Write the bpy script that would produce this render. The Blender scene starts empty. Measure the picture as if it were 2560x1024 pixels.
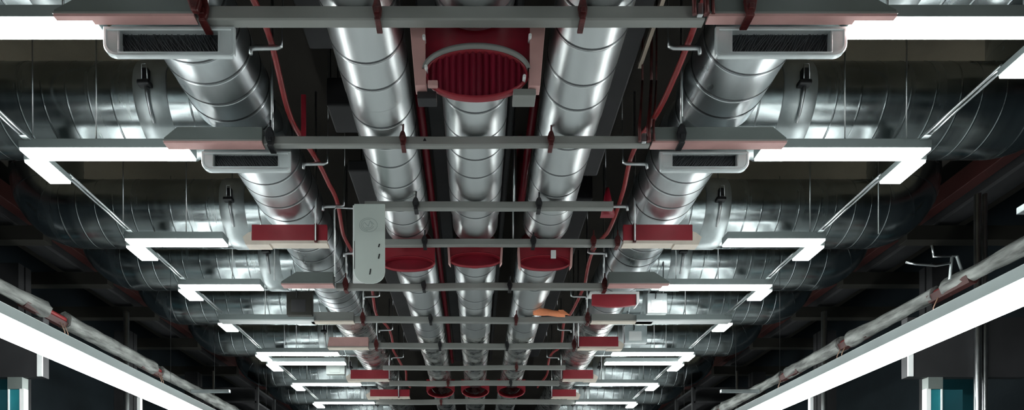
import bpy, bmesh, math, random
from mathutils import Vector, Matrix

# ------------------------------------------------------------------ camera, world, exposure
C = bpy.context.scene.collection
SC = bpy.context.scene
EYE = 1.6
F, VX, VY = 1500.0, 1188.0, 1350.0
cam_d = bpy.data.cameras.new('camera')
cam = bpy.data.objects.new('camera', cam_d); C.objects.link(cam)
cam.location = (0, 0, EYE); cam.rotation_euler = (math.pi/2, 0, 0)
cam_d.sensor_width = 36; cam_d.sensor_fit = 'HORIZONTAL'
cam_d.lens = F/2560*36
cam_d.shift_x = (1280-VX)/2560; cam_d.shift_y = (VY-512)/2560
cam_d.clip_start = .05; cam_d.clip_end = 100
SC.camera = cam
w = bpy.data.worlds.new('world'); SC.world = w; w.use_nodes = True
w.node_tree.nodes['Background'].inputs[0].default_value = (.6, .75, .8, 1)
w.node_tree.nodes['Background'].inputs[1].default_value = .02
SC.view_settings.view_transform = 'Standard'
SC.view_settings.look = 'None'
SC.view_settings.exposure = 0.0
SC.view_settings.gamma = 1.0
SC.view_settings.use_curve_mapping = False
SC.cycles.use_denoising = True
SC.cycles.max_bounces = 8
LAMP = 27.0
LONG_LAMP = 29.0

R = random.Random(7)
PI = math.pi

# ------------------------------------------------------------------ materials
def mat(name, col, metal=0.0, rough=.5, var=.0, vscale=6.0, bump=0.0, bscale=60.0, stretch=(1, 1, 1),
        rvar=0.0, col2=None, spec=.5, aniso=None, detail=4.0):
    m = bpy.data.materials.new(name); m.use_nodes = True
    nt = m.node_tree; N = nt.nodes; L = nt.links
    b = N['Principled BSDF']
    b.inputs['Base Color'].default_value = (*col, 1)
    b.inputs['Metallic'].default_value = metal
    b.inputs['Roughness'].default_value = rough
    b.inputs['Specular IOR Level'].default_value = spec
    tc = N.new('ShaderNodeTexCoord'); mp = N.new('ShaderNodeMapping')
    mp.inputs['Scale'].default_value = stretch
    L.new(tc.outputs['Object'], mp.inputs['Vector'])
    if var or col2:
        n = N.new('ShaderNodeTexNoise'); n.inputs['Scale'].default_value = vscale
        n.inputs['Detail'].default_value = detail
        L.new(mp.outputs[0], n.inputs['Vector'])
        r = N.new('ShaderNodeValToRGB')
        r.color_ramp.elements[0].position = .32; r.color_ramp.elements[1].position = .68
        c2 = col2 or tuple(min(1, c*(1+var)) for c in col)
        c1 = col if col2 else tuple(c*(1-var) for c in col)
        r.color_ramp.elements[0].color = (*c1, 1); r.color_ramp.elements[1].color = (*c2, 1)
        L.new(n.outputs['Fac'], r.inputs['Fac']); L.new(r.outputs['Color'], b.inputs['Base Color'])
        if rvar:
            mr = N.new('ShaderNodeMapRange')
            mr.inputs['From Min'].default_value = .3; mr.inputs['From Max'].default_value = .7
            mr.inputs['To Min'].default_value = rough-rvar; mr.inputs['To Max'].default_value = rough+rvar
            L.new(n.outputs['Fac'], mr.inputs['Value']); L.new(mr.outputs[0], b.inputs['Roughness'])
    if bump:
        n2 = N.new('ShaderNodeTexNoise'); n2.inputs['Scale'].default_value = bscale
        n2.inputs['Detail'].default_value = 5
        L.new(mp.outputs[0], n2.inputs['Vector'])
        bp = N.new('ShaderNodeBump'); bp.inputs['Strength'].default_value = bump
        bp.inputs['Distance'].default_value = .01
        L.new(n2.outputs['Fac'], bp.inputs['Height']); L.new(bp.outputs[0], b.inputs['Normal'])
    if aniso:
        t = N.new('ShaderNodeCombineXYZ')
        for q in range(3): t.inputs[q].default_value = aniso[q]
        L.new(t.outputs[0], b.inputs['Tangent']); b.inputs['Anisotropic'].default_value = .4
    return m

def glow(name, col, s):
    m = bpy.data.materials.new(name); m.use_nodes = True
    b = m.node_tree.nodes['Principled BSDF']
    b.inputs['Base Color'].default_value = (.9, .9, .9, 1)
    b.inputs['Emission Color'].default_value = (*col, 1)
    b.inputs['Emission Strength'].default_value = s
    return m

M = dict(
    spiral=mat('spiral_duct_steel', (.62, .645, .655), 1, .33, .10, 3.0, .012, 12, (1, .12, 1), .04, aniso=(0, 1, 0)),
    outer=mat('outer_duct_steel', (.66, .70, .72), 1, .33, .14, 5.0, .02, 9, (1, .4, 1), .06),
    joint=mat('dark_seam_joint', (.10, .105, .11), .8, .4),
    foil=mat('crumpled_foil', (.62, .63, .62), 1, .3, .2, 9.0, .30, 14, (1, 1, 1), .08),
    cross=mat('cross_duct_steel', (.40, .445, .455), 1, .24, .12, 9.0, .012, 40, (1, .12, .12), .05),
    band=mat('pale_zinc_band', (.48, .53, .54), .85, .38, .12, 8.0, .05, 40),
    bar=mat('grey_painted_bar', (.235, .24, .23), .15, .5, .18, 3.0, .06, 25, (.3, 1, 1)),
    tray=mat('grey_green_sheet', (.13, .15, .142), .1, .5, .12, 3.0),
    pink=mat('pink_sheet', (.52, .30, .285), .0, .5, .12, 5.0),  # plain pink, for tray undersides, a tray front and hood fittings
    cream=mat('cream_sheet', (.66, .58, .50), .0, .5, .1, 6.0),
    red=mat('red_paint', (.26, .014, .026), .0, .42, .12, 5.0, .04, 30),
    redd=mat('deep_red_paint', (.20, .006, .018), .0, .4, .12, 8.0),
    redfin=mat('red_fin', (.17, .007, .022), .0, .35, .2, 20.0, 0, 1, (1, 1, .05)),
    rust=mat('dark_red_clamp', (.075, .012, .012), .2, .35, .4, 30.0, .2, 80),
    black=mat('black_fitting', (.012, .012, .014), .2, .4),
    cable=mat('red_cable', (.20, .012, .014), .0, .4, .15, 8.0),
    orange=mat('orange_sheet', (.76, .26, .12), .0, .5, .12, 14.0, .1, 30),
    house=mat('lamp_housing', (.26, .30, .30), .35, .45, .06, 4.0),
    rod=mat('zinc_rod', (.55, .57, .58), 1, .3, .1, 10.0),
    frame=mat('vent_frame', (.62, .67, .68), .45, .35, .10, 6.0, .05, 40),
    mesh=mat('vent_mesh', (.02, .024, .028), .3, .45, .5, 90.0, .8, 120, (1, 1, .4)),
    wire=mat('vent_wire', (.12, .13, .14), .8, .3),
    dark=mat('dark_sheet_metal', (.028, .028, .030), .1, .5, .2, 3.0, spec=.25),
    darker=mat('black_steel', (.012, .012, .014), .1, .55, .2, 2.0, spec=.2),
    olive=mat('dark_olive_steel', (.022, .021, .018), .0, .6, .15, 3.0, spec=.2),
    brown=mat('dark_brown_red_steel', (.035, .007, .006), .1, .55, .25, 3.0),
    wrap=mat('pipe_wrap', (.03, .032, .03), .1, .6, .0, 20.0, 1.0, 30, (1, .22, 1), 0, (.20, .21, .20)),
    panel=mat('pale_green_panel', (.50, .56, .53), .0, .42, .05, 2.0),
    white=mat('white_sheet', (.72, .74, .74), .0, .45, .05, 4.0),
    mark=mat('grey_print', (.30, .35, .34), .0, .5),
    teal=mat('teal_paint', (.012, .16, .19), .0, .5, .15, 3.0),
    deepteal=mat('deep_teal_paint', (.006, .055, .07), .0, .5, .15, 3.0),
    tan=mat('tan_strip', (.45, .37, .30), .0, .5, .1, 4.0),
    copper=mat('brown_wire', (.22, .13, .09), .0, .45),
    lens=glow('lamp_diffuser', (.95, 1, .98), LAMP),
    longlens=glow('long_lamp_diffuser', (.95, 1, .98), LONG_LAMP),
    ceil=mat('beige_ceiling', (.25, .21, .155), .0, .9, .10, 2.5, .5, 160),
    ceil_shade=mat('shaded_ceiling', (.045, .041, .037), .0, .9, .15, 2.0, spec=.1),  # dim light on the beige ceiling, painted in as a darker colour
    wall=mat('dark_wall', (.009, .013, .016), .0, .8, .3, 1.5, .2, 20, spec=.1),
    floor=mat('grey_concrete', (.36, .38, .38), .0, .6, .12, 1.2, .1, 30),
)

# ------------------------------------------------------------------ mesh builder
class MB:
    def __init__(s): s.bm = bmesh.new()
    def _add(s, verts, faces):
        vs = [s.bm.verts.new(v) for v in verts]
        out = []
        for f in faces:
            try: out.append(s.bm.faces.new([vs[i] for i in f]))
            except ValueError: pass
        return vs, out
    def box(s, x0, x1, y0, y1, z0, z1, bev=0.0, seg=2):
        v = [(x, y, z) for x in (x0, x1) for y in (y0, y1) for z in (z0, z1)]
        f = [(0, 1, 3, 2), (4, 6, 7, 5), (0, 4, 5, 1), (2, 3, 7, 6), (0, 2, 6, 4), (1, 5, 7, 3)]
        vs, fs = s._add(v, f)
        if bev:
            es = list({e for fc in fs for e in fc.edges})
            bmesh.ops.bevel(s.bm, geom=es, offset=bev, segments=seg, affect='EDGES', profile=.5)
        return s
    def loft(s, rings, cap=True, closed=True):
        n = len(rings[0]); vr = [[s.bm.verts.new(p) for p in r] for r in rings]
        for a, b in zip(vr, vr[1:]):
            for i in range(n if closed else n-1):
                j = (i+1) % n
                f = s.bm.faces.new((a[i], a[j], b[j], b[i])); f.smooth = True
        if cap:
            s.bm.faces.new(vr[0][::-1]); s.bm.faces.new(vr[-1])
        return s
    def prism(s, poly, axis, a, b, bev=0.0):
        """poly: 2D points; axis 'y' -> (x,z) extruded along y; 'x' -> (y,z) along x; 'z' -> (x,y) along z"""
        def P(p, t):
            return (p[0], t, p[1]) if axis == 'y' else (t, p[0], p[1]) if axis == 'x' else (p[0], p[1], t)
        n = len(poly)
        v = [P(p, a) for p in poly]+[P(p, b) for p in poly]
        f = [tuple(range(n))[::-1], tuple(range(n, 2*n))]+[(i, (i+1) % n, n+(i+1) % n, n+i) for i in range(n)]
        vs, fs = s._add(v, f)
        if bev:
            es = list({e for fc in fs for e in fc.edges})
            bmesh.ops.bevel(s.bm, geom=es, offset=bev, segments=2, affect='EDGES', profile=.5)
        return s
    def tube(s, pts, r, n=10, cap=True):
        pts = [Vector(p) for p in pts]
        rs = r if isinstance(r, (list, tuple)) else [r]*len(pts)
        rings = []; up = None
        for i, p in enumerate(pts):
            t = (pts[min(i+1, len(pts)-1)]-pts[max(i-1, 0)]).normalized()
            if up is None:
                up = Vector((0, 0, 1)) if abs(t.z) < .9 else Vector((0, 1, 0))
            u = t.cross(up).normalized(); v = u.cross(t).normalized(); up = v
            rings.append([p+rs[i]*(math.cos(2*PI*k/n)*u+math.sin(2*PI*k/n)*v) for k in range(n)])
        return s.loft(rings, cap)
    def build(s, name, m, parent=None, smooth=False):
        bmesh.ops.recalc_face_normals(s.bm, faces=s.bm.faces[:])
        if parent is not None:
            off = world_loc(parent)
            bmesh.ops.translate(s.bm, verts=s.bm.verts[:], vec=-off)
        me = bpy.data.meshes.new(name); s.bm.to_mesh(me); s.bm.free()
        if smooth:
            for p in me.polygons: p.use_smooth = True
        me.materials.append(m)
        o = bpy.data.objects.new(name, me); C.objects.link(o)
        if parent is not None: o.parent = parent
        return o

def world_loc(o):
    v = Vector(o.location)
    while o.parent: o = o.parent; v = v+Vector(o.location)
    return v

def thing(name, label, cat, loc, group=None):
    o = bpy.data.objects.new(name, None); C.objects.link(o); o.location = loc
    o.empty_display_size = .1
    return tag(o, label, cat, group)
def tag(o, label, cat, group=None, kind=None):
    o['label'] = label; o['category'] = cat
    if group: o['group'] = group
    if kind: o['kind'] = kind
    return o
def struct(name, mb, m):
    o = mb.build(name, m); o['kind'] = 'structure'; return o

ORD = ['first', 'second', 'third', 'fourth', 'fifth', 'sixth', 'seventh', 'eighth', 'ninth', 'tenth', 'eleventh', 'twelfth']
SIDE = {-1: 'left', 1: 'right'}
def X(px, y): return (px-VX)/F*y
def H(py, y): return (VY-py)/F*y+EYE

# ------------------------------------------------------------------ room shell
CEIL = EYE+3.6
WX = 5.6; Y0, Y1 = -5.0, 18.0
struct('floor', MB().box(-WX, WX, Y0, Y1, -.1, 0), M['floor'])
struct('ceiling', MB().box(-WX, WX, Y0, Y1, CEIL, CEIL+.1), M['ceil_shade'])
for q, sx in enumerate((-1, 1)):
    struct('trim_%d' % (q+1), MB().box(min(sx*1.75, sx*4.1), max(sx*1.75, sx*4.1), Y0, Y1, CEIL-.02, CEIL), M['ceil'])  # beige only where the ceiling catches light; the rest is painted dim
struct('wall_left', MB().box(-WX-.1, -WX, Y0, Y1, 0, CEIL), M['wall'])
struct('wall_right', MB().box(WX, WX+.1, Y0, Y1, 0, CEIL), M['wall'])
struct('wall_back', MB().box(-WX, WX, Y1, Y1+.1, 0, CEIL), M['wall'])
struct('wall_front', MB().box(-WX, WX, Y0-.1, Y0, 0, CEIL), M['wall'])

# ------------------------------------------------------------------ ducts
def ell(cx, cz, y, a, b, n=56):
    return [(cx+a*math.cos(2*PI*k/n), y, cz+b*math.sin(2*PI*k/n)) for k in range(n)]

def duct_rings(cx, cz, a, b, y0, y1, seams, ridge=.0028):
    st = [(y0, 0), (y0+.002, 0)]
    for s in sorted(seams):
        if y0+.03 < s < y1-.03:
            st += [(s-.012, 0), (s-.007, 0), (s-.003, ridge), (s+.003, ridge), (s+.0035, -.0012), (s+.0075, -.0012), (s+.008, 0), (s+.015, 0)]
    st += [(y1-.002, 0), (y1, 0)]
    return [ell(cx, cz, y, a+d, b+d) for y, d in st]

def long_duct(name, label, cx, cz, a, b, sections, m, group=None):
    root = thing(name, label, 'duct', (cx, sections[0][0], cz-b), group)
    for (y0, y1, k, seams, mm) in sections:
        rings = duct_rings(cx, cz, a*k, b*k, y0, y1, seams); n = len(rings[0])
        mb = MB(); mb.loft(rings)
        mb.bm.faces.ensure_lookup_table()
        for q in range(2, len(rings)-3):
            if (q-2) % 8 in (0, 1):      # the dark joint in front of each lock seam
                for f in range(q*n, q*n+n): mb.bm.faces[f].material_index = 1
        o = mb.build('duct_section', mm or m, root); o.data.materials.append(M['joint'])
    return root

def seams(y0, y1, step, jit=.25):
    out = []; y = y0+step*.6
    while y < y1:
        out.append(y); y += step*(1+R.uniform(-jit, jit))
    return out

IC = EYE+2.641
def inner_sections(off):
    e = [1.2, 3.45+off, 4.35+off, 4.75+off, 5.0]
    k = [1.0, .985, 1.0, .95]
    sec = [(e[i], e[i+1], k[i], seams(e[i], e[i+1], .24), None) for i in range(4)]
    e2 = [5.42, 6.25, 7.35, 8.3, 9.75]
    k2 = [1.04, .96, .96, .92]
    sec += [(e2[i], e2[i+1], k2[i], seams(e2[i], e2[i+1], .3), M['foil'] if e2[i] > 6.9 else None) for i in range(4)]
    sec += [(10.15, 17.9, .95, seams(10.2, 17.9, .5), M['foil'])]
    return sec
long_duct('round_duct', 'silver spiral duct running left of the centre duct, with ring seams', -.564, IC, .193, .18, inner_sections(0), M['spiral'])
long_duct('round_duct', 'silver spiral duct running right of the centre duct, with a bright streak', .586, IC, .193, .18, inner_sections(.2), M['spiral'])
cs = inner_sections(.1)
cs = [(1.2, 2.9, 1, seams(1.2, 2.9, .25), None), (3.32, 4.3, 1, seams(3.32, 4.3, .24), None)]+[(4.3, 4.75, 1.0, seams(4.3, 4.75, .2), None), (4.75, 5.0, .95, [], None)]+cs[4:]
long_duct('round_duct', 'middle silver spiral duct, coming out of the big red hood', 0, IC, .196, .18, cs, M['spiral'])

OC, OX, OA, OB = EYE+2.8, 1.52, .249, .224
def outer_sections():
    e = [1.2, 2.95, 3.78, 4.05, 5.0, 5.25, 5.85, 6.15, 6.75, 7.05, 7.9, 8.2, 9.2, 17.9]
    k = [1, 1.02, .90, 1.02, .92, 1.02, .90, 1.0, .9, 1.0, .9, 1.0, .92]
    return [(e[i], e[i+1], k[i], seams(e[i], e[i+1], .17), M['foil'] if e[i] > 6.9 else None) for i in range(len(k))]
for s in (-1, 1):
    long_duct('supply_duct', 'wide bright steel duct behind the grilles, outermost long duct on the %s' % SIDE[s],
              s*OX, OC, OA, OB, outer_sections(), M['outer'])

CH, CR, CXE = EYE+2.9, .274, 4.09
DUCT_Y = [2.95, 4.07, 5.35, 6.26, 7.27, 8.53, 10.25, 11.6, 13.0]
def cross_duct(i, y, s):
    root = thing('cross_duct', '%s large grey cross duct from the front, %s side, bending up outside' % (ORD[i], SIDE[s]),
                 'duct', (s*2.6, y, CH-CR))
    xin = OX+.16; xc = CXE-CR; rb = .29
    path = []  # (s_len, pos, tangent)
    xs = xc-rb; arc = rb*PI/2; top = CEIL-.01-(CH+rb)
    L0 = xs-xin
    def at(t):
        if t <= L0: return Vector((xin+t, 0, 0)), Vector((1, 0, 0))
        if t <= L0+arc:
            th = (t-L0)/rb
            return Vector((xs+rb*math.sin(th), 0, rb*(1-math.cos(th)))), Vector((math.cos(th), 0, math.sin(th)))
        return Vector((xc, 0, rb+t-L0-arc)), Vector((0, 0, 1))
    total = L0+arc+top
    ts = [(0, 0), (.003, 0)]
    rings_at = [t for t in [.15+.155*q+R.uniform(-.02, .02) for q in range(30)] if t < total-.06]
    for t in rings_at:
        ts += [(t-.008, 0), (t-.004, 0), (t-.0015, .0016), (t+.0015, .0016), (t+.004, 0), (t+.008, 0)]
    t = L0
    while t < L0+arc: ts.append((t, 0)); t += .035
    ts += [(total, 0)]
    ts.sort()
    n = 48; rings = []
    for t, d in ts:
        p, tg = at(t); nv = Vector((-tg.z, 0, tg.x)); r = CR+d
        rings.append([(s*(p+r*math.cos(2*PI*k/n)*nv).x, y+r*math.sin(2*PI*k/n), CH+(p+r*math.cos(2*PI*k/n)*nv).z) for k in range(n)])
    MB().loft(rings).build('duct_body', M['cross'], root)
    x0, x1 = s*1.955, s*2.17
    rc = CR+.007
    band = MB().loft([[(x, y+r*math.sin(2*PI*k/n), CH+r*math.cos(2*PI*k/n)) for k in range(n)]
                      for x, r in ((x0, rc-.006), (x0+s*.004, rc), (x0+s*.2, rc), (x1, rc-.006))], cap=False).build('collar_band', M['band'], root)
    # latch on the front of the band
    th = math.radians(100)
    def fr(ang, rr): a = math.radians(ang); return Vector((0, -rr*math.cos(a), rr*math.sin(a)))
    xm = s*2.07
    base = Vector((xm, y, CH))
    lt = MB()
    p1 = base+fr(-3, rc+.018); p2 = base+fr(12, rc+.018)
    lt.box(xm-.02, xm+.02, p1.y-.015, p1.y+.02, p1.z, p2.z, .006)
    lt.box(xm-.045, xm+.035, p1.y-.03, p1.y+.02, p1.z-.035, p1.z-.005, .008)
    l = lt.build('latch', M['black'], root)
    hd = MB().tube([base+fr(a, rc+.016) for a in (-8, -16, -26, -36, -46)], [.014, .012, .010, .010, .008], 8)
    hd.build('latch_handle', M['rod'], l)
    MB().tube([(xm-.015, p1.y-.02, p1.z), (xm-.016, p1.y-.025, p2.z+.01), (xm+.018, p1.y-.025, p2.z+.012), (xm+.02, p1.y-.02, p1.z)], .004, 6).build('latch_loop', M['rod'], l)
for i, y in enumerate(DUCT_Y):
    for s in (-1, 1): cross_duct(i, y, s)

# ------------------------------------------------------------------ trapeze hangers (crossbars)
BH = EYE+2.40   # underside of bars
def clamp_mb(x, y, z0, hgt=.07, wd=.026, dep=.06):
    m = MB()
    prof = [(-.3, .0), (-.6, .25), (-.85, .55), (-.55, .85), (-.22, 1.0), (.22, 1.0), (.5, .85), (.8, .5), (.65, .2), (.35, .0)]
    m.prism([(x+p[0]*wd*.9, z0-.012+p[1]*(hgt+.03)) for p in prof], 'y', y-.022, y-.003, .004)
    m.box(x-wd*.45, x+wd*.45, y-.02, y+dep, z0-.016, z0-.004, .003)
    m.tube([(x, y-.012, z0+hgt), (x+.002, y-.012, z0+hgt+.06)], .006, 8)
    m.box(x-.012, x+.012, y-.03, y-.018, z0+.01, z0+.035, .003)
    return m
#        y_front, depth, height, xl, xr, clamps[(x, mat)], rods[x]
BARS = [
    (2.765, .052, .066, -1.285, 1.06, [(-.449, 'rust'), (.493, 'rust')], []),
    (3.64, .046, .055, -1.285, 1.06, [(-.437, 'rust'), (.459, 'rust')], []),
    (4.34, .045, .055, -.80, 1.00, [(-.428, 'black'), (.46, 'black')], [.283]),
    (4.88, .045, .055, -.74, 1.18, [(-.41, 'black'), (.472, 'black'), (.96, 'rust'), (1.155, 'rust')], [.31]),
    (5.73, .05, .06, -1.33, 1.25, [(-.49, 'black'), (.33, 'black')], []),
    (6.60, .05, .065, -1.33, 1.27, [(-.49, 'black'), (.45, 'rust')], []),
    (7.50, .05, .07, -1.33, 1.27, [(-.44, 'black'), (.40, 'black')], []),
    (8.43, .05, .06, -1.3, 1.27, [(.58, 'rust')], []),
    (9.28, .06, .075, -1.33, 1.3, [(-.42, 'rust'), (.55, 'black')], []),
    (10.55, .06, .085, -1.75, 1.75, [(-.6, 'rust')], []),
]
def bar_mb(x0, x1, y, d, h, wob):
    """a square tube, bowed a little along its length as the photo's far bars are"""
    n = 25; rings = []
    ph = R.uniform(0, 6)
    for i in range(n):
        t = i/(n-1); x = x0+(x1-x0)*t
        dz = wob*(math.sin(t*7+ph)+.5*math.sin(t*15+2*ph))
        c = .006
        r = [(x, y+c, BH+dz), (x, y+d-c, BH+dz), (x, y+d, BH+c+dz), (x, y+d, BH+h-c+dz), (x, y+d-c, BH+h+dz), (x, y+c, BH+h+dz), (x, y, BH+h-c+dz), (x, y, BH+c+dz)]
        rings.append(r)
    m = MB(); m.loft(rings)
    for f in m.bm.faces: f.smooth = False
    return m
for i, (y, d, h, xl, xr, cl, rods) in enumerate(BARS):
    root = thing('trapeze_hanger', '%s grey cross bar from the front, slung under the three middle ducts' % ORD[i], 'hanger bar', (0, y, BH))
    bar = bar_mb(xl, xr, y, d, h, 0 if i < 1 else .0015 if i < 4 else .005).build('crossbar', M['bar'], root)
    for (x, m) in cl:
        clamp_mb(x, y, BH, h, .03 if i < 2 else .034, d+.01).build('clamp', M[m], root)
    for xx in rods:
        MB().tube([(xx, y+d*.5, BH+h-.01), (xx, y+d*.5, CEIL-.004)], .007, 8).build('hanger_rod', M['rod'], root)
    if i == 1:
        MB().prism([(X(1058, y), H(352, y)), (X(1066, y), H(352, y)), (X(1062, y), H(344, y))], 'y', y-.0015, y+.002).build('printed_mark', M['black'], bar)
    if i in (0, 1, 4, 5, 6):     # end rods and their end fittings
        for s in (-1, 1):
            xr_ = s*(1.235 if i else 1.22)
            if i == 1: xr_ = s*1.24
            yr = y+d*.5
            if i == 0: xr_ = s*1.25
            if i < 2 and s > 0: yr = y-.035
            MB().tube([(xr_, yr, BH+h-.01), (xr_, yr, CEIL-.005)], .009, 8).build('hanger_rod', M['rod'], root)
            fm = clamp_mb(xr_, y if i > 1 or s < 0 else y-.026, BH-.006, h+.03, .04, d+.01)
            fm.build('end_clamp', M['black' if i == 1 else 'rust'], root)
    if i == 0:
        # hooked clamp on the far right and the dark red strap pair
        for xx in (X(485, y)+.02,):
            st = MB().prism([(xx-.03, BH+.14), (xx+.02, BH+.14), (xx+.035, BH+.04), (xx+.02, BH-.01), (xx-.01, BH-.005), (xx-.03, BH+.05)], 'y', y-.06, y-.03, .008)
            st.build('strap', M['rust'], root)
    if i in (0, 1):
        for q, (dx, wd) in enumerate(((0, .022), (.055, .03), (.085, .018))):
            x0 = (1.0 if i == 0 else .99)+dx
            st = MB()
            st.tube([(x0+.004, y-.02, BH+.005), (x0, y-.022, BH+.10), (x0+.01, y-.015, BH+.2), (x0+.03, y+.02, BH+.4)], [wd*.5, wd*.45, wd*.35, wd*.3], 6)
            st.tube([(x0+.03, y+.02, BH+.39), (x0+.04, y+.04, CEIL-.003)], wd*.3, 6)
            st.build('strap', M['rust'], root)
        MB().box(1.015 if i == 0 else 1.005, 1.04 if i == 0 else 1.03, y-.03, y-.012, BH-.004, BH+.05, .003).build('buckle', M['rod'], root)

# ------------------------------------------------------------------ support trays at the bar ends
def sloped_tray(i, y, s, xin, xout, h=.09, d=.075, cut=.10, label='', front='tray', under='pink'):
    root = thing('duct_tray', label, 'support tray', (s*(xin+xout)/2, y, BH))
    z = BH
    poly = [(s*xin, z+.012), (s*xout, z+.012), (s*xout, z+.03), (s*(xout-cut), z+h), (s*xin, z+h)]
    MB().prism(poly, 'y', y, y+d, .002).build('front_panel', M[front], root)
    MB().box(min(s*xin, s*(xout+.004)), max(s*xin, s*(xout+.004)), y-.006, y+d, z+.008, z+.016).build('edge_lip', M['bar'], root)
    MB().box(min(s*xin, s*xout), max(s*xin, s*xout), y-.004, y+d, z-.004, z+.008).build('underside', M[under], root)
    return root
for s in (-1, 1):
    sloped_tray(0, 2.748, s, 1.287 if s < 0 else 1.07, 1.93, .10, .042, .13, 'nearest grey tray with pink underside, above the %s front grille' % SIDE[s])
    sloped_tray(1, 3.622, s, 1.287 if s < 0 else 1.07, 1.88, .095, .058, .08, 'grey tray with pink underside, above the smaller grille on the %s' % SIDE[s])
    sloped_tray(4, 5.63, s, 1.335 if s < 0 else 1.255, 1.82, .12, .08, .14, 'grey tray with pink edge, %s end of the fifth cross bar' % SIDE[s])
sloped_tray(5, 6.58, -1, 1.335, 1.80, .105, .08, .02, 'brownish grey flat tray, left end of the sixth cross bar', 'bar', 'cream')
sloped_tray(5, 6.58, 1, 1.275, 1.95, .085, .08, .25, 'grey tapering tray, right end of the sixth cross bar', 'bar', 'cream')
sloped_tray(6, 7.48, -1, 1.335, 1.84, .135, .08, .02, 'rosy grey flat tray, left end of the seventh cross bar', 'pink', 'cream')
def red_tray(y, s, xin, xout, z0, h, label, tail=True):
    root = thing('red_tray', label, 'support tray', (s*(xin+xout)/2, y, z0))
    MB().box(min(s*xin, s*xout), max(s*xin, s*xout), y, y+.03, z0+.012, z0+h, .003).build('red_panel', M['red'], root)
    a = xout+.0
    MB().prism([(s*xin, z0-.012), (s*(a-.14), z0-.012), (s*(a-.14), z0-.022), (s*(a+.05), z0-.022), (s*(a+.075), z0+.04), (s*(a+.03), z0+.075), (s*(a+.002), z0+.085), (s*(a+.002), z0+.012), (s*xin, z0+.012)],
               'y', y+.004, y+.09).build('cream_channel', M['cream'], root)
    xr = s*1.28
    MB().box(xr-.012, xr+.012, y-.02, y-.001, z0-.012, z0+h, .003).build('rod_clip', M['rust'], root)
    MB().tube([(xr, y-.013, z0), (xr, y-.013, CEIL-.005)], .009, 8).build('hanger_rod', M['rod'], root)
    return root
red_tray(4.83, -1, 1.195, 1.80, BH+.004, .138, 'red support panel with cream end, hanging left of the pale green plate')
red_tray(4.83, 1, 1.195, 1.75, BH+.004, .138, 'red support panel with cream end, nearest one on the right side')
red_tray(7.46, 1, 1.28, 1.78, BH+.0, .135, 'dusky red support panel, right end of the seventh cross bar')
red_tray(8.95, -1, 1.29, 1.86, BH+.0, .145, 'small red panel low on the left, below the seventh cross bar')
red_tray(8.95, 1, 1.31, 1.76, BH+.0, .145, 'small red panel low on the right, below the seventh cross bar')
red_tray(10.05, -1, 1.1, 1.76, BH+.0, .13, 'lowest red panel on the left, above an orange lit strip')
red_tray(10.05, 1, 1.28, 1.69, BH+.0, .13, 'lowest red panel on the right, with a pale left part')

# ------------------------------------------------------------------ supply grilles
def rrect(x0, x1, z0, z1, rl, rr, n=6):
    """rounded lower corners, square upper ones"""
    pts = []
    for k in range(n+1):
        a = PI+PI/2*k/n; pts.append((x0+rl+rl*math.cos(a), z0+rl+rl*math.sin(a)))
    for k in range(n+1):
        a = 1.5*PI+PI/2*k/n; pts.append((x1-rr+rr*math.cos(a), z0+rr+rr*math.sin(a)))
    for k in range(n+1): pts.append((x1-.0006*k, z1))
    for k in range(n+1): pts.append((x0+.0006*(n-k), z1))
    return pts
def grille(y, s, xa, xb, gx0, gx1, gz0, gz1, z0, label, fine):
    x0, x1 = sorted((s*xa, s*xb)); z1 = BH+.0
    g0, g1 = sorted((s*gx0, s*gx1))
    root = thing('supply_grille', label, 'air vent', ((x0+x1)/2, y, z0))
    ro, ri = .06, .02
    rl, rr = (ro, ri) if s < 0 else (ri, ro)
    out = rrect(x0, x1, z0, z1, rl, rr); inn = rrect(g0, g1, gz0, gz1, .004, .004)
    def ring(p, yy): return [(a, yy, b) for a, b in p]
    def inset(p, d):
        cx, cz = (x0+x1)/2, (z0+z1)/2
        return [(cx+(a-cx)*(1-d/((x1-x0)/2)), cz+(b-cz)*(1-d/((z1-z0)/2))) for a, b in p]
    m = MB()
    m.loft([ring(out, y+.02), ring(out, y+.004), ring(inset(out, .004), y), ring(inset(out, .014), y), ring(inset(out, .017), y+.006),
            ring(inset(inn, -.012), y+.010), ring(inset(inn, -.006), y+.006), ring(inn, y+.010), ring(inn, y+.045)], cap=False)
    for f in m.bm.faces: f.smooth = False
    m.build('frame', M['frame'], root)
    # hood narrowing back and up into the duct
    cx = s*OX
    back = []
    for (a, b) in out:
        t = (a-x0)/(x1-x0); back.append((cx-.22+.44*t, y+.34, max(OC-OB*.55, b+.36)))
    mid = [(a, y+.02, b) for a, b in out]
    hood = MB(); hood.loft([mid, [(a*.6+p[0]*.4, y+.02+.4*.32*1.0, b+(p[2]-b)*.45) for (a, b), p in zip(out, back)], back], cap=False)
    hood.build('hood', M['frame'], root)
    core = MB().box(g0-.002, g1+.002, y+.040, y+.046, gz0-.002, gz1+.002).build('mesh_screen', M['mesh'], root)
    wires = MB(); n = 34 if fine else 26
    for k in range(n):
        t0 = g0+(g1-g0)*(k+.3)/n; dx = s*R.uniform(.02, .045)
        wires.tube([(min(max(t0-dx, g0), g1), y+.036, gz0), (t0+R.uniform(-.004, .004), y+.034, (gz0+gz1)/2), (min(max(t0+dx, g0), g1), y+.036, gz1)], .0017, 4)
    wires.build('grille_wires', M['wire'], root)
for s in (-1, 1):
    grille(2.80, s, 1.125, 1.738, 1.205, 1.665, BH-.112, BH-.010, BH-.140, 'large silver air grille at the top %s corner, lit long lamp beside it' % SIDE[s], True)
    grille(3.70, s, 1.14, 1.69, 1.22, 1.62, BH-.088, BH-.006, BH-.124, 'smaller silver air grille below the large one on the %s' % SIDE[s], False)
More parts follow.
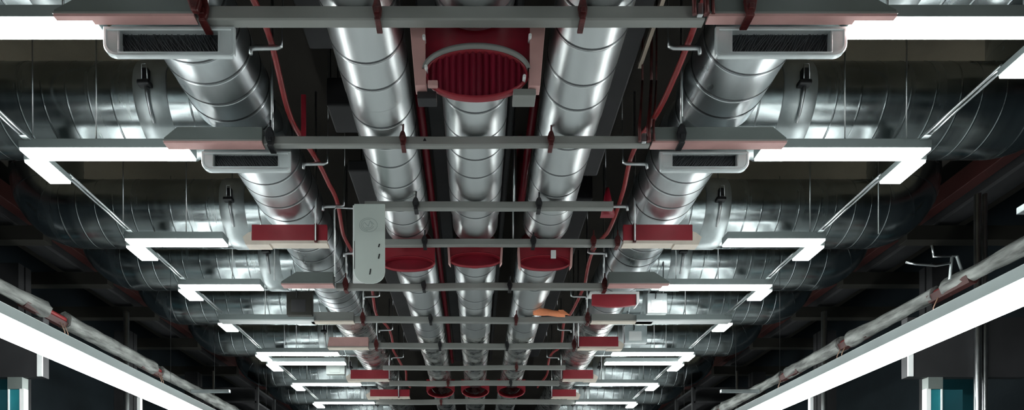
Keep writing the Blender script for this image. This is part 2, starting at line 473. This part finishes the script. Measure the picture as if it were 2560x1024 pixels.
# red grille low on the right
yy = 5.80
root = thing('red_vent', 'red curved vent with white right frame under the fifth cross bar', 'air vent', (1.33, yy, BH-.08))
xa, xb = X(1480, yy), X(1590, yy); za, zb = H(764, yy), H(735, yy)
bot = [(xa+(xb-xa)*k/10, za+.012-.02*math.sin(PI*k/10)) for k in range(11)]
MB().prism(bot+[(xb, zb), (xa, zb)], 'y', yy, yy+.03, .003).build('red_face', M['red'], root)
MB().prism([(xa-.02, zb+.025), (xa-.02, zb+.004), (xb+.004, zb+.004), (xb+.004, za+.01), (xb+.03, za+.03), (xb+.03, zb+.025)], 'y', yy-.01, yy+.12, .002).build('white_frame', M['white'], root)

# ------------------------------------------------------------------ lamps
def duct_under(y):
    for dy in DUCT_Y:
        if abs(dy-y) < CR+.01: return CH-math.sqrt(max(0, CR*CR-(dy-y)**2))
    return CEIL-.021
LX0, LX1 = 1.765, 2.80
LAMP_Y = [2.82, 3.74, 4.85, 5.71, 6.60, 7.74, 8.15, 9.25, 10.5]
SX0, SX1 = 2.72, 2.86
for i, y in enumerate(LAMP_Y):
    for s in (-1, 1):
        a, b = LX0, LX1
        if i == 2: a = 2.02
        if i == 3 and s < 0: a = 2.03
        if i == 0 and s > 0: a = 1.75
        x0, x1 = sorted((s*a, s*b))
        root = thing('linear_lamp', ('%s lit linear lamp from the front, lying crosswise on the %s' if i != 4 else '%s linear lamp from the front, lying crosswise on the %s, pale and unlit') % (ORD[i], SIDE[s]), 'lamp', ((x0+x1)/2, y, BH))
        MB().box(x0-.004, x1+.004, y-.058, y+.058, BH+.010, BH+.066, .003).build('housing', M['house'], root)
        MB().box(x0, x1, y-.053, y+.053, BH-.004, BH+.012, .002).build('diffuser', M['lens' if i != 4 else 'white'], root)
        if 0 < i < 6:
            xs = {(1, -1): [X(90, y), X(248, y)], (1, 1): [X(2105, y), X(2258, y)], (2, -1): [X(470, y), X(313, y)], (2, 1): [X(2020, y), X(2190, y)]}.get((i, s), [s*1.9, s*2.3])
            for xx in xs:
                MB().tube([(xx, y-.03, BH+.06), (xx, y-.03, CEIL-.004)], .0045, 6).build('suspension_cable', M['rod'], root)
        else:
            for xx in (s*1.95, s*2.6):
                MB().tube([(xx, y+.02, BH+.06), (xx, y+.02, duct_under(y+.02)-.001)], .006, 6).build('suspension_cable', M['rod'], root)
        # short lamp continuing lengthwise from the outer end
        ln = .24 if i < 6 else .3
        x0, x1 = sorted((s*SX0, s*SX1))
        ya = y+.062; yb = ya+ln
        root = thing('short_lamp', 'short lit lamp at the outer end of the %s crosswise lamp, on the %s' % (ORD[i], SIDE[s]), 'lamp', ((x0+x1)/2, ya, BH))
        MB().box(x0-.003, x1+.003, ya, yb, BH+.012, BH+.05, .003).build('housing', M['house'], root)
        MB().box(x0, x1, ya+.002, yb-.003, BH-.004, BH+.014, .006).build('diffuser', M['lens'], root)
        if i+1 < len(LAMP_Y) and LAMP_Y[i+1]-yb > .2:
            xr = s*2.745; ye = LAMP_Y[i+1]-.06
            root = thing('lamp_rail', 'thin steel rail behind the %s short lamp, on the %s' % (ORD[i], SIDE[s]), 'rail', (xr, yb, BH+.05))
            for q, dx in enumerate((-.014, .014)):
                MB().tube([(xr+dx, yb-.01, BH+.060), (xr+dx, ye+.03, BH+.062)], .009, 8).build('rail_tube', M['rod'], root)
            MB().box(xr-.022, xr+.022, ye-.05, ye+.01, BH+.052, BH+.072, .003).build('end_plate', M['band'], root)

def long_lamp(s):
    root = thing('long_lamp', 'very long lit strip lamp in the foreground, running away on the %s' % SIDE[s], 'lamp', (s*3.0, 3, EYE+1.30))
    x0, x1 = 2.93, 3.06; ya, yb = -2.0, 14.0
    a, b = sorted((s*x0, s*x1))
    MB().box(a-.006 if s > 0 else a, b if s > 0 else b+.006, ya, yb, EYE+1.40, EYE+1.475, .004).build('housing', M['house'], root)
    MB().box(a+.002, b-.002, ya, yb, EYE+1.30, EYE+1.402, .012, 3).build('diffuser', M['longlens'], root)
    for y in (0.5, 3.2, 5.9, 8.6, 11.3):
        MB().tube([(s*2.995, y, EYE+1.47), (s*2.995, y, EYE+2.5), (s*2.995, y, CEIL-.004)], .0018, 6).build('suspension_cable', M['black'], root)
for s in (-1, 1): long_lamp(s)

# ------------------------------------------------------------------ red hoods
def hood(y, yb, cx, cz, a, b, da, db, plate, label, big=False):
    root = thing('red_hood', label, 'duct hood', (cx, y, cz-b))
    n = 56
    rings = [ell(cx, cz, y+.05, a*.97, b*.95, n), ell(cx, cz, y, a*.98, b*.97, n), ell(cx, cz, y-.004, a, b, n), ell(cx, cz, y+.01, a+.012, b+.012, n)]
    for t in (.25, .5, .75, 1.0):
        tt = 1-(1-t)**1.5
        rings.append(ell(cx, cz+(IC-cz)*tt, y+.01+(yb-y-.01)*t, (a+.012)+(da-a-.012)*tt, (b+.012)+(db-b-.012)*tt, n))
    MB().loft(rings, cap=False).build('funnel', M['red'], root)
    x0, x1, z0, z1 = plate
    # plate with the mouth cut out at its lower edge: an arch above the mouth
    arc = [(cx+(a+.004)*math.cos(PI*k/32), cz+(b+.004)*math.sin(PI*k/32)) for k in range(33)]
    m = MB()
    m.prism([(x1, max(z0, cz))]+[(x1, z1), (x0, z1), (x0, max(z0, cz))]+arc[::-1], 'y', y+.012, y+.03)
    m.build('back_panel', M['redd'] if big else M['red'], root)
    return root
y = 2.90
hz = H(182, y)
r = hood(y, 3.34, .005, hz, .245, .112, .20, .184, (X(1060, y), X(1326, y), H(200, y), H(30, y)), 'big red hood with a finned oval mouth at top centre', True)
# pink side flanges, tapered
for (p0, p1, q0, q1, yb_) in ((1022, 1062, 1038, 1066, 218), (1326, 1366, 1322, 1350, 219)):
    MB().prism([(X(q0, y), H(yb_, y)), (X(q1, y), H(yb_, y)), (X(p1, y), H(30, y)), (X(p0, y), H(30, y))], 'y', y-.012, y+.05, .003).build('side_flange', M['pink'], r)
MB().box(X(1283, y), X(1340, y), y+.0, y+.08, H(238, y), H(221, y), .003).build('bracket', M['bar'], r)
MB().box(X(1042, y), X(1090, y), y+.02, y+.08, H(238, y), H(220, y), .003).build('bracket', M['dark'], r)
# grey rim over the mouth
rim = MB(); n = 40
rim.loft([[(.005+a*math.cos(th), yy_, hz+b*math.sin(th)) for th in [PI*(.02+.96*k/n) for k in range(n+1)]]
          for a, b, yy_ in ((.260, .128, y+.012), (.260, .128, y-.022), (.247, .113, y-.022), (.247, .113, y+.02))], cap=False, closed=False)
rim.build('rim', M['bar'], r, True)
# corrugated fins inside the mouth
fins = MB(); nf = 30
pts = []
for k in range(nf+1):
    x = .005-.243+.486*k/nf; pts.append((x, y+.012+(.008 if k % 2 else -.008)+R.uniform(-.002, .002)))
top, botr = [], []
for x, yy_ in pts:
    hh = .112*math.sqrt(max(0, 1-((x-.005)/.245)**2))
    top.append((x, yy_, hz+hh*.97)); botr.append((x, yy_+.004, hz-hh*.93))
fins.loft([top, botr], cap=False, closed=False)
for f in fins.bm.faces: f.smooth = False
fins.build('fins', M['redfin'], r)
MB().box(X(1070, y), X(1095, y), y-.02, y+.0, H(222, y), H(207, y), .004).build('corner_lug', M['pink'], r)
for (px, py) in ((1310, 201), (1066, 177), (1324, 100), (1061, 102)):
    bm_ = MB().tube([(X(px, y), y-.03, H(py, y)), (X(px, y), y+.012, H(py, y))], .008, 10); bm_.build('bolt', M['white'], r)
# three smaller funnels further back and three far away
for nm, cx, lab in (('left', -.564, 'left of three'), ('mid', .0, 'middle of three'), ('right', .586, 'right of three')):
    y = 5.03
    dz = {'left': 657, 'mid': 647, 'right': 655}[nm]
    rr = hood(y, 5.44, cx, H(dz, y), .213, .055, .197, .182, (cx-.225, cx+.225, H(dz, y), EYE+2.52), '%s red funnels with open mouths on the silver ducts' % lab)
    MB().loft([ell(cx, H(dz, y), y+.05, .212, .054)[::1], ell(cx, H(dz, y)+.01, y+.055, .01, .003)]).build('mouth_disc', M['redd'], rr)
    if nm != 'left':
        for sx in (-1, 1):
            MB().prism([(cx+sx*.205, H(dz+18, y)), (cx+sx*.225, H(dz+10, y)), (cx+sx*.232, EYE+2.45), (cx+sx*.215, EYE+2.45)], 'y', y-.014, y+.03, .002).build('side_flange', M['pink'], rr)
    if nm == 'right':
        MB().box(X(1377, y), X(1390, y), y-.004, y+.010, H(645, y), H(625, y), .002).build('white_tag', M['white'], rr)
    y = 9.75
    hood(y, 10.2, cx, EYE+2.42, .21, .09, .19, .17, (cx-.23, cx+.23, EYE+2.42, EYE+2.62), 'far red collar behind the ninth cross bar, %s' % lab)

# ------------------------------------------------------------------ red cables, hooks, pipe
for s in (-1, 1):
    root_y = [3.12, 4.08, 4.6, 5.35, 6.3, 7.3, 8.4]
    pts = []; yv = 1.4
    while yv < 10.2:
        k = .418+.006*math.sin(yv*3+s)
        # sag between hooks
        d = min(abs(yv-h) for h in root_y)
        hh = 2.60-.05*min(1, d/.4)**1.5 if yv < 9 else 2.58
        xx = s*(1.085+.03*math.sin(yv*4.1+s)); pts.append((xx, yv, EYE+hh)); yv += .08
    tag(MB().tube(pts, .016, 10).build('red_cable', M['cable'], None, True), 'thick red cable hung on hooks beside the %s supply duct' % SIDE[s], 'cable')
    for k, hy in enumerate(root_y):
        x0, x1 = s*1.005, s*1.165
        o = MB()
        z = EYE+2.567
        o.tube([(s*1.0, hy, z+.30), (s*1.005, hy, z+.05), (s*1.01, hy, z), (s*1.03, hy, z-.006), (s*1.14, hy, z-.008), (s*1.165, hy, z-.012), (s*1.168, hy, z-.04)], [.003, .004, .011, .012, .012, .012, .010], 8)
        o.tube([(s*1.0, hy, z+.29), (s*1.0, hy, CEIL-.003)], .003, 6)
        tag(o.build('cable_hook', M['rod'], None, True), '%s pale metal cable hook from the front, beside the %s supply duct' % (ORD[k], SIDE[s]), 'hook')
tag(MB().tube([(-.355, 3.75, EYE+2.80), (-.36, 6, EYE+2.80), (-.36, 9.4, EYE+2.80)], .028, 14).build('red_pipe', M['redd'], None, True), 'straight dark red pipe between the left and middle silver ducts', 'pipe')
tag(MB().tube([(.40, 4.0, EYE+2.95), (.40, 5.3, EYE+2.95), (.40, 5.35, EYE+3.0), (.40, 5.35, CEIL-.003)], .03, 14).build('red_pipe', M['redd'], None, True), 'short dark red pipe between the middle and right silver ducts', 'pipe')
# red standing strip left of the second bar
tag(MB().box(-1.075, -1.045, 3.70, 3.712, EYE+2.46, EYE+2.75, .003).build('red_strip', M['red']), 'upright bright red strip above the second cross bar, left', 'strip')
o = MB(); o.loft([[(.93, 4.42, EYE+2.4), (1.03, 4.42, EYE+2.4), (1.03, 4.47, EYE+2.4), (.93, 4.47, EYE+2.4)], [(.965, 4.42, EYE+2.60), (.985, 4.42, EYE+2.60), (.985, 4.44, EYE+2.60), (.965, 4.44, EYE+2.60)]])
tag(o.build('red_guard', M['redd']), 'dark red tapered guard standing above the fourth cross bar, right', 'guard')

# ------------------------------------------------------------------ dark boxes above the ducts
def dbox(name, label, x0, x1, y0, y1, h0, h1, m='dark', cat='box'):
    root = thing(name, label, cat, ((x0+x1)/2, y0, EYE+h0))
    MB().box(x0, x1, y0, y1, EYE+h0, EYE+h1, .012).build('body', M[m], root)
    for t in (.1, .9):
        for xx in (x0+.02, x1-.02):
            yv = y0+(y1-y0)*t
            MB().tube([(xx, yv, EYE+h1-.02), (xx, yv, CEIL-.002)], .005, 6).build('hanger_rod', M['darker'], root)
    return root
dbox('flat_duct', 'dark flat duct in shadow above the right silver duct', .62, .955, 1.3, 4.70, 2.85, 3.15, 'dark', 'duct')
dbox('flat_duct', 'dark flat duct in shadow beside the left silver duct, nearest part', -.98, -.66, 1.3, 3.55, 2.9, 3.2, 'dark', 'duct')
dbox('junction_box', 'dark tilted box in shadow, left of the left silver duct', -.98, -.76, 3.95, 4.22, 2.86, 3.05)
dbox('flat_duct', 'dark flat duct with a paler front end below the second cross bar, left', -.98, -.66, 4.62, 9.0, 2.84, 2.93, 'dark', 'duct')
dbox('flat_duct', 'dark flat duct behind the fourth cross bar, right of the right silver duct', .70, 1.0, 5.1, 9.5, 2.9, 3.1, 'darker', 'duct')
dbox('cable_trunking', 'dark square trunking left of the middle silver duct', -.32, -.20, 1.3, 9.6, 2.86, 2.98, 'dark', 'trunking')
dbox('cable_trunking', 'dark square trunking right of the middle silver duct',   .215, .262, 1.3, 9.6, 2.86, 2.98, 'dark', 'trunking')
tag(MB().box(1.0, 1.022, 2.3, 3.69, EYE+2.90, EYE+2.93).build('tan_strip', M['tan']), 'pale tan strip under the first cross bar, right of the silver duct', 'strip')

# ------------------------------------------------------------------ hanging pale green plate
y = 4.315
x0, x1 = X(886, y), X(963, y); zt, zb = H(512, y), H(709, y)
root = thing('access_plate', 'pale green plate with rounded lower corners hanging below the third cross bar', 'plate', ((x0+x1)/2, y, zb))
rad = .085
poly = [(x0, zt)]+[(x0+rad+rad*math.cos(PI+PI/2*k/8), zb+rad+rad*math.sin(PI+PI/2*k/8)) for k in range(9)]+[(x1-rad+rad*math.cos(1.5*PI+PI/2*k/8), zb+rad+rad*math.sin(1.5*PI+PI/2*k/8)) for k in range(9)]+[(x1, zt)]
MB().prism(poly, 'y', y-.016, y, .004).build('plate_face', M['panel'], root)
MB().box(x0-.012, x0+.12, y+.002, y+.018, zb+.01, zt, .002).build('backing_sheet', M['white'], root)
MB().box(x0+.001, x0+.0045, y-.018, y-.015, zb+.1, zb+.30).build('seam', M['black'], root)
em = MB(); ex, ez = X(922, y), H(565, y)
def strip2(pts, wd):
    for a, b in zip(pts, pts[1:]):
        d = Vector((b[0]-a[0], b[1]-a[1])); nn = Vector((-d.y, d.x)).normalized()*wd/2
        em._add([(a[0]+nn.x, y-.0172, a[1]+nn.y), (b[0]+nn.x, y-.0172, b[1]+nn.y), (b[0]-nn.x, y-.0172, b[1]-nn.y), (a[0]-nn.x, y-.0172, a[1]-nn.y)], [(0, 1, 2, 3)])
for q in range(4):
    rr_ = .064-.012*q
    strip2([(ex+rr_*math.cos(a)*1.0, ez+rr_*.78*math.sin(a)) for a in [q*1.3+k*.16 for k in range(22 if q else 40)]], .0035)
strip2([(ex-.03, ez+.02), (ex, ez-.01), (ex+.012, ez+.03), (ex+.04, ez+.005)], .004)
em.build('printed_emblem', M['mark'], root)
for (px, py, hh) in ((948, 616, 4), (948, 643, 6), (926, 681, 7)):
    MB().prism([(X(px-2, y), H(py+hh, y)), (X(px+1, y), H(py+hh, y)), (X(px+3, y), H(py-hh, y)), (X(px, y), H(py-hh, y))], 'y', y-.0185, y-.012).build('slot', M['black'], root)

# ------------------------------------------------------------------ orange scrap lying on the sixth bar
y = 6.5
pp = [(1333, 772), (1345, 769), (1362, 771), (1385, 772), (1405, 775), (1423, 788), (1408, 789), (1404, 792), (1388, 791), (1370, 789), (1352, 786), (1338, 783)]
root = thing('orange_wrap', 'bright orange sheath poking sideways from the right silver duct', 'sheath', (X(1380, y), y, H(792, y)))
n = 14; rings = []
for k in range(n):
    t = k/(n-1); xx = X(1333, y)+(X(1412, y)-X(1333, y))*t
    cz = H(777+8*t, y); rz = .040*(1-.25*t); ry = .03
    rings.append([(xx, y+ry*math.cos(2*PI*q/16), cz+rz*math.sin(2*PI*q/16)*(1+.12*math.sin(3*t*PI+q))) for q in range(16)])
MB().loft(rings).build('sheath_body', M['orange'], root)
MB().prism([(X(1395, y), H(776, y)), (X(1407, y), H(776, y)), (X(1424, y), H(789, y)), (X(1400, y), H(787, y))], 'y', y-.03, y-.015, .003).build('flap', M['orange'], root)

# ------------------------------------------------------------------ wrapped pipes at the sides
def wrapped_pipe(s):
    px, pz = 3.74, EYE+2.0
    root = thing('wrapped_pipe', 'pipe in torn whitish wrapping above the long lamp, on the %s' % SIDE[s], 'pipe', (s*px, 3, pz-.06))
    MB().tube([(s*px, -1.5, pz), (s*px, 15.5, pz)], .032, 14).build('inner_pipe', M['cable'], root)
    gaps = [(4.75, 4.86), (5.95, 6.10), (7.15, 7.28), (9.0, 9.15)] if s > 0 else [(5.2, 5.45), (6.95, 7.1), (9.3, 9.45)]
    edges = [-1.5]+[v for g in gaps for v in g]+[15.5]
    for a, b in zip(edges[::2], edges[1::2]):
        n = 16; rings = []; yv = a
        ph = [R.uniform(-1, 1) for _ in range(n)]
        while True:
            t = (yv-a)/(b-a); flare = .012*max(0, 1-(yv-a)/.25)+.016*max(0, 1-(b-yv)/.3)
            rr_ = .062+flare+.008*math.sin(yv*2.3)
            rings.append([(s*px+(rr_+.007*R.uniform(-1, 1)+.006*ph[k]*math.sin(yv*5+k))*math.cos(2*PI*k/n+yv*.25),
                           yv+.02*R.uniform(-1, 1)*(0 < t < 1), pz+(rr_+.007*R.uniform(-1, 1)+.006*ph[k])*math.sin(2*PI*k/n+yv*.25)) for k in range(n)])
            if yv >= b-.001: break
            yv = min(b, yv+.09)
        m = MB(); m.loft(rings); m.build('insulation_wrap', M['wrap'], root)
    for ga, gb in gaps:
        m = MB(); ym = (ga+gb)/2
        m.prism([(s*px-.06, pz-.01), (s*px-.035, pz-.065), (s*px+.02, pz-.07), (s*px+.05, pz-.03), (s*px+.02, pz-.045), (s*px-.03, pz-.04)], 'y', ga-.25, gb+.04)
        m.build('torn_flap', M['brown'], root)
        for q in range(2):
            yv = ym+R.uniform(-.05, .08); xx = s*px-.03*s
            MB().tube([(xx, yv, pz-.04), (xx-s*.03, yv+.02, pz-.13), (xx-s*.01, yv+.06, pz-.22), (xx+s*R.uniform(.0, .04), yv+.09, pz-.30-R.uniform(0, .08))], .0045, 6).build('loose_wire', M['copper'], root)
    for yv in (3.5, 7.8, 9.4):
        MB().box(min(s*3.2, s*3.70), max(s*3.2, s*3.70), yv, yv+.05, pz-.075, pz-.035, .004).build('bracket_arm', M['band'], root)
        MB().tube([(s*3.40, yv+.025, pz-.05), (s*3.40, yv+.025, CEIL-.004)], .003, 8).build('hanger_rod', M['black'], root)
for s in (-1, 1): wrapped_pipe(s)

# ------------------------------------------------------------------ dark side structures
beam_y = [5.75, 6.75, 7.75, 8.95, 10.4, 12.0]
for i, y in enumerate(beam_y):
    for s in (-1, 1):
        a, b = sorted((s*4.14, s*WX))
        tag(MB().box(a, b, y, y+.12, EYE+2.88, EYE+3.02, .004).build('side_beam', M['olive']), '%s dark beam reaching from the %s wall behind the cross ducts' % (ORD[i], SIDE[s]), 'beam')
for s in (-1, 1):
    a, b = sorted((s*4.30, s*4.42))
    tag(MB().box(a, b, .5, 16, EYE+3.12, EYE+3.28, .005).build('red_beam', M['brown']), 'dull red lengthwise beam high in the shadow near the %s wall' % SIDE[s], 'beam')
    a, b = sorted((s*4.46, s*4.70))
    tag(MB().box(a, b, .5, 16, EYE+3.06, EYE+3.20, .02).build('grey_trunking', M['dark']), 'grey lengthwise trunking beside the dull red beam, %s side' % SIDE[s], 'trunking')
    for k, y in enumerate((6.2, 8.2, 10.2, 12.2)):
        a, b = sorted((s*4.72, s*4.94))
        c = MB().box(a, b, y, y+.08, 0, EYE+2.87, .004)
        c.box(a, b, y+.1, y+.18, 0, EYE+2.87, .004); c.box((a+b)/2-.02, (a+b)/2+.02, y+.05, y+.12, 0, EYE+2.87)
        tag(c.build('steel_post', M['dark']), '%s dark steel post from the front along the %s wall' % (ORD[k], SIDE[s]), 'post')
    # bulkhead box on a teal and white column
    y = 5.0
    a, b = sorted((s*3.60, s*4.6))
    root = thing('bulkhead', 'dark bulkhead box with a pale edge strip, low in the %s corner' % SIDE[s], 'bulkhead', (s*4.0, y, EYE+1.36))
    MB().box(a, b, y, y+.07, EYE+1.36, EYE+1.86, .004).build('body', M['dark'], root)
    a, b = sorted((s*3.60, s*3.645))
    MB().box(a, b, y-.012, y+.0, EYE+1.365, EYE+1.72, .002).build('edge_strip', M['white'], root)
    root = thing('teal_column', 'teal and white column under the bulkhead, bottom %s corner' % SIDE[s], 'column', (s*3.9, y, 0))
    a, b = sorted((s*3.78, s*3.90))
    MB().box(a, b, y+.01, y+.07, 0, EYE+1.262, .003).build('teal_core', M['teal'], root)
    a, b = sorted((s*3.76, s*3.80))
    MB().box(a, b, y-.0, y+.05, 0, EYE+1.265, .003).build('white_edge', M['white'], root)
    a, b = sorted((s*3.885, s*3.897))
    MB().box(a, b, y+.0, y+.05, 0, EYE+1.262, .002).build('white_strip', M['white'], root)
    a, b = sorted((s*3.775, s*3.9))
    MB().box(a, b, y+.0, y+.07, EYE+1.262, EYE+1.362, .003).build('capital', M['tray'], root)
    a, b = sorted((s*3.90, s*4.08))
    MB().box(a, b, y+.02, y+.06, 0, EYE+1.262, .002).build('dark_side', M['deepteal'], root)
    # teal panels on the wall side
    a, b = sorted((s*4.35, s*4.68))
    tag(MB().box(a, b, y+.6, y+.66, 0, EYE+1.95, .004).build('teal_panel', M['deepteal']), 'dark teal upright panel behind the column, bottom %s corner' % SIDE[s], 'panel')
    # vertical conduits
    for k, (px_, y_, r_, top) in enumerate(((4.17, 5.0, .026, 2.87), (4.23, 5.0, .018, 2.87), (4.0, 6.9, .03, 2.62), (4.05, 9.3, .02, 2.62))):
        tag(MB().tube([(s*px_, y_-.02, 0), (s*px_, y_-.02, EYE+top)], r_, 14).build('conduit', M['rod'], None, True),
            ['thick bright upright conduit beside the teal column, %s', 'thin bright upright conduit beside the thick one, %s', 'upright conduit behind the wrapped pipe, mid distance, %s', 'farthest upright conduit near the bottom edge, %s'][k] % SIDE[s], 'conduit')
    # pale slim posts under the long lamp
    y_ = 7.2
    a, b = sorted((s*4.02, s*4.06))
    tag(MB().box(a, b, y_, y_+.05, 0, EYE+1.72, .003).build('slim_post', M['white']), 'slim pale post showing under the long lamp, %s' % SIDE[s], 'post')
    # open shelving far away at the sides
    root = thing('steel_rack', 'dark open steel rack far back at the bottom %s' % SIDE[s], 'rack', (s*3.9, 9.6, 0))
    for xx in (3.5, 4.5):
        for y_ in (9.6, 10.4):
            MB().box(s*xx-.025, s*xx+.025, y_, y_+.05, 0, EYE+2.45).build('upright', M['dark'], root)
    for h_ in (1.9, 2.2, 2.42):
        a, b = sorted((s*3.5, s*4.5))
        MB().box(a, b, 9.6, 10.45, EYE+h_, EYE+h_+.03).build('shelf', M['dark'], root)

# ------------------------------------------------------------------ small fittings
def control_box(px0, px1, py0, py1, y, label, body, face):
    x0, x1, z1, z0 = X(px0, y), X(px1, y), H(py0, y), H(py1, y)
    root = thing('control_box', label, 'control box', ((x0+x1)/2, y, z0))
    MB().box(x0, x1, y, y+.06, z0, z1, .005).build('body', M[body], root)
    w_ = x1-x0; h_ = z1-z0
    MB().box(x0+w_*.18, x1-w_*.25, y-.004, y+.004, z0+h_*.12, z1-h_*.35, .002).build('face_plate', M[face], root)
    MB().tube([(x0+w_*.4, y-.008, z1-h_*.3), (x0+w_*.42, y-.012, z1-h_*.1), (x0+w_*.38, y-.004, z1+.02)], .005, 6).build('lead', M['black'], root)
    for xx in (x0+w_*.15, x1-w_*.15):
        MB().tube([(xx, y+.03, z1-.01), (xx, y+.03, duct_under(y+.03)+.003)], .006, 6).build('hanger_rod', M['rod'], root)
control_box(1618, 1668, 732, 782, 5.98, 'pale box with a bright window under the third cross duct, right', 'band', 'white')
control_box(1562, 1618, 812, 856, 7.05, 'small grey box with a lit face right of the sixth cross bar', 'band', 'white')
control_box(716, 780, 728, 786, 6.02, 'dull olive box with a dark face, left of the fifth tray', 'olive', 'dark')
control_box(815, 862, 892, 935, 8.32, 'small pale grey box hanging low on the left, beyond the seventh tray', 'tray', 'tray')
y = 4.33
tag(MB().tube([(X(838, y), y, H(690, y)), (X(836, y), y, H(524, y)), (X(840, y), y, H(518, y)), (X(884, y), y, H(521, y))], .006, 8).build('bent_rod', M['rod'], None, True), 'thin bent bright rod reaching left from the pale green plate', 'rod')
y = 4.62
wp = [o for o in bpy.data.objects if o.name.startswith('wrapped_pipe') and o.location.x > 0][0]
MB().tube([(X(2265, y), y, H(655, y)), (X(2290, y), y, H(660, y)), (X(2340, y), y, H(664, y)), (X(2376, y), y, H(658, y)), (X(2378, y), y, H(640, y)), (X(2334, y), y, H(641, y)), (X(2330, y), y, H(612, y))], .008, 8).build('support_bracket', M['rod'], wp)
MB().tube([(X(2374, y), y, H(698, y)), (X(2380, y), y, H(640, y)), (X(2392, y), y, H(640, y)), (X(2404, y), y, H(675, y))], .010, 8).build('support_bracket', M['band'], wp)
